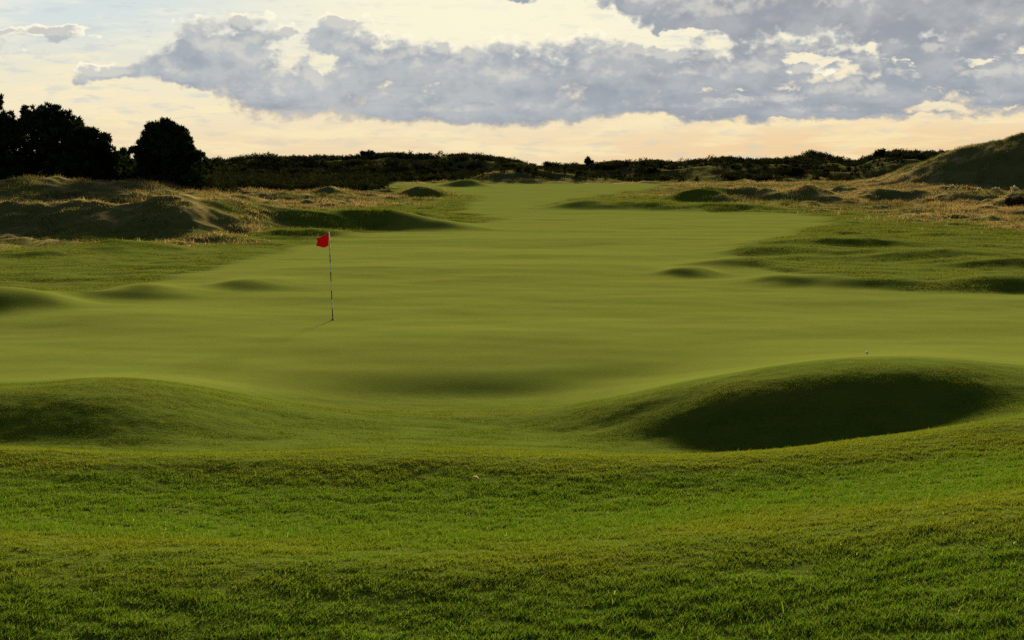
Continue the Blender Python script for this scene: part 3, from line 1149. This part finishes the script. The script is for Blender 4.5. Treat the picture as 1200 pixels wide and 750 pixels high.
puff = (.45 - voro(u, v * 1.25, 1.1, .2)) * .55 + (.45 - voro(u0 + w2 * .8, v0 * 1.3, 2.6, 1.2)) * .30 + (.45 - voro(u0 + w1 * .5, v0 * 1.3, 6.0, 2.2)) * .13
brk = nstep(.53, .68, nnoise(ncombine(u * .55, v * 2.0, 41.), .9, 5, .6)) * nstep(4, 8, u0) * nstep(1.3, 2.2, v0) * nstep(4.6, 3.6, v0)
d = m - brk * .55 + nz1 * .95 + nz2 * .22 + puff * nstep(1.5, 2.8, v0)
grp.links.new(d.v, go.inputs[0])

N.nt = nt


def dens_at(uu, vv):
    g_ = nt.nodes.new('ShaderNodeGroup')
    g_.node_tree = grp
    nt.links.new(uu.v, g_.inputs[0])
    nt.links.new(vv.v, g_.inputs[1])
    return N(g_.outputs[0])


d0 = dens_at(AZ, EL)
su = (N(AZ.v) * -1.0 + math.degrees(SUN_AZ)) * .02
d1 = dens_at(AZ + su, EL + .34)
# open sky: thin bright veil low towards the sun, clear air above
streak = nnoise(ncombine(AZ * .35, EL * 2.4, 1.0), .9, 6, .6)
wisp = nnoise(ncombine(AZ * .55, EL * 2.4, 6.0), 1.5, 8, .60)
low = nmix(nstep(0, 2.6, EL), sk(240, 214, 172), sk(244, 232, 200))
left = nmix(nstep(-2, -13, AZ), sk(250, 242, 214), sk(214, 225, 224))
low = nmix(nstep(-2, 12, AZ) * nstep(2.4, .4, EL), low, sk(242, 208, 158))
veil = nmix(nstep(2.2, 5.2, EL), low, left)
veil = nmix(nstep(.45, .62, streak) * .5, veil, nmix(nstep(2.5, 5, EL), sk(255, 240, 190), sk(246, 242, 222)))
veil = nmix(nstep(.50, .66, wisp) * nstep(3.0, 1.0, EL) * .55, veil, sk(216, 208, 188))
veil = nmix(nstep(.52, .64, wisp) * nstep(1.0, 2.6, EL) * .55, veil, sk(206, 212, 212))
# the bright patch of cloud that the sun stands behind
gx, gy = (AZ - A_(560)) * (1 / 6.0), (EL - E_(20)) * (1 / 2.2)
glow = N.op('EXPONENT', (gx * gx + gy * gy) * -1.0)
veil = nmix(glow * .75, veil, sk(252, 246, 216))
veil_f = nstep(60, 22, N.op('ABSOLUTE', AZ)) * nstep(16, 8, EL)
base = nmix(veil_f, sky.outputs[0], veil)
# cloud bodies
slope = d0 - d1          # above zero on the side that faces the sun
texn = nnoise(ncombine(AZ, EL * 1.8, 12.0), .7, 7, .52)
lay = nnoise(ncombine(AZ * .3, EL * 2.2, 15.0), .8, 5, .55)
grey = nmix(nstep(-8, 6, AZ), sk(182, 188, 192), sk(168, 174, 181))
grey = nmix(nstep(2.4, 4.8, EL) * nstep(0, 8, AZ), grey, sk(158, 162, 169))
grey = nmix(nstep(.40, .64, texn) * .40, grey, sk(198, 200, 199))
grey = nmix(nstep(.52, .36, texn) * .45, grey, sk(154, 161, 171))
grey = nmix(nstep(.48, .64, lay) * nstep(3.6, 2.0, EL) * .5, grey, sk(150, 156, 166))
grey = nmix(nstep(.05, .65, slope) * .60, grey, sk(222, 218, 206))
grey = nmix(nstep(.0, -.55, slope) * .34, grey, sk(144, 151, 162))
thin = nmix(nstep(1.5, 4.0, EL), sk(214, 200, 178), sk(214, 214, 206))
cc = nmix(nstep(.0, .34, d0), thin, grey)
silver = nstep(.12, .55, slope) * nstep(.34, .08, d0) * nstep(-.12, .02, d0)
infr = nstep(30, 24, N.op('ABSOLUTE', AZ)) * nstep(10, 7.5, EL) * nstep(-3, -2, EL)
near_sun = nmix(nstep(-.10, .17, d0), base, cc)
near_sun = nmix(silver * .8, near_sun, sk(255, 247, 220, 1.06))
# rest of the sky: unseen dark cloud, added overhead and behind to deepen shade
gen = nnoise(tc.outputs['Generated'], 3.2, 6, .58)
dim_cover = nstep(.34, .46, gen) * .92 + .06
side = N.op('MAXIMUM', nstep(6.5, 11, EL), nstep(22, 45, N.op('ABSOLUTE', AZ)))
dim_cover = dim_cover * side
dark = nmix(nstep(.40, .62, gen), sk(124, 130, 142), sk(84, 90, 102))
rest = nmix(dim_cover, base, dark)
bg2 = nt.nodes.new('ShaderNodeBackground')
bg2.inputs[1].default_value = STR
nt.links.new(rest, bg.inputs[0])
nt.links.new(near_sun, bg2.inputs[0])
mx = nt.nodes.new('ShaderNodeMixShader')
nt.links.new(infr.v, mx.inputs[0])
nt.links.new(bg.outputs[0], mx.inputs[1])
nt.links.new(bg2.outputs[0], mx.inputs[2])
wo = [n for n in nt.nodes if n.type == 'OUTPUT_WORLD'][0]
nt.links.new(mx.outputs[0], wo.inputs[0])

sl = bpy.data.lights.new('sun', 'SUN')
sl.energy = 5.0
sl.angle = math.radians(6.0)
sl.color = (1.0, .84, .56)
so = bpy.data.objects.new('sun', sl)
COL.objects.link(so)
sv = Vector((math.sin(SUN_AZ) * math.cos(SUN_EL), math.cos(SUN_AZ) * math.cos(SUN_EL), math.sin(SUN_EL)))
so.rotation_euler = sv.to_track_quat('Z', 'Y').to_euler()
so.location = (0, 0, 60)

# ------------------------------------------------------------------ camera and output
cam = bpy.data.cameras.new('camera')
cam.sensor_width = 36
cam.lens = F / 1200 * 36
cam.clip_start = .05
cam.clip_end = 20000
co = bpy.data.objects.new('camera', cam)
COL.objects.link(co)
co.location = (0, 0, ZC)
co.rotation_euler = (math.pi / 2 - PITCH, 0, 0)
S.camera = co
S.view_settings.view_transform = 'Standard'
S.view_settings.look = 'None'
S.view_settings.gamma = 1
S.view_settings.exposure = EXPO
S.view_settings.use_curve_mapping = False
S.render.engine = 'CYCLES'
S.cycles.max_bounces = 3
S.cycles.diffuse_bounces = 2
S.cycles.transmission_bounces = 2
S.cycles.sample_clamp_indirect = 6
S.cycles.use_denoising = False
S.render.resolution_x, S.render.resolution_y = 1024, 640
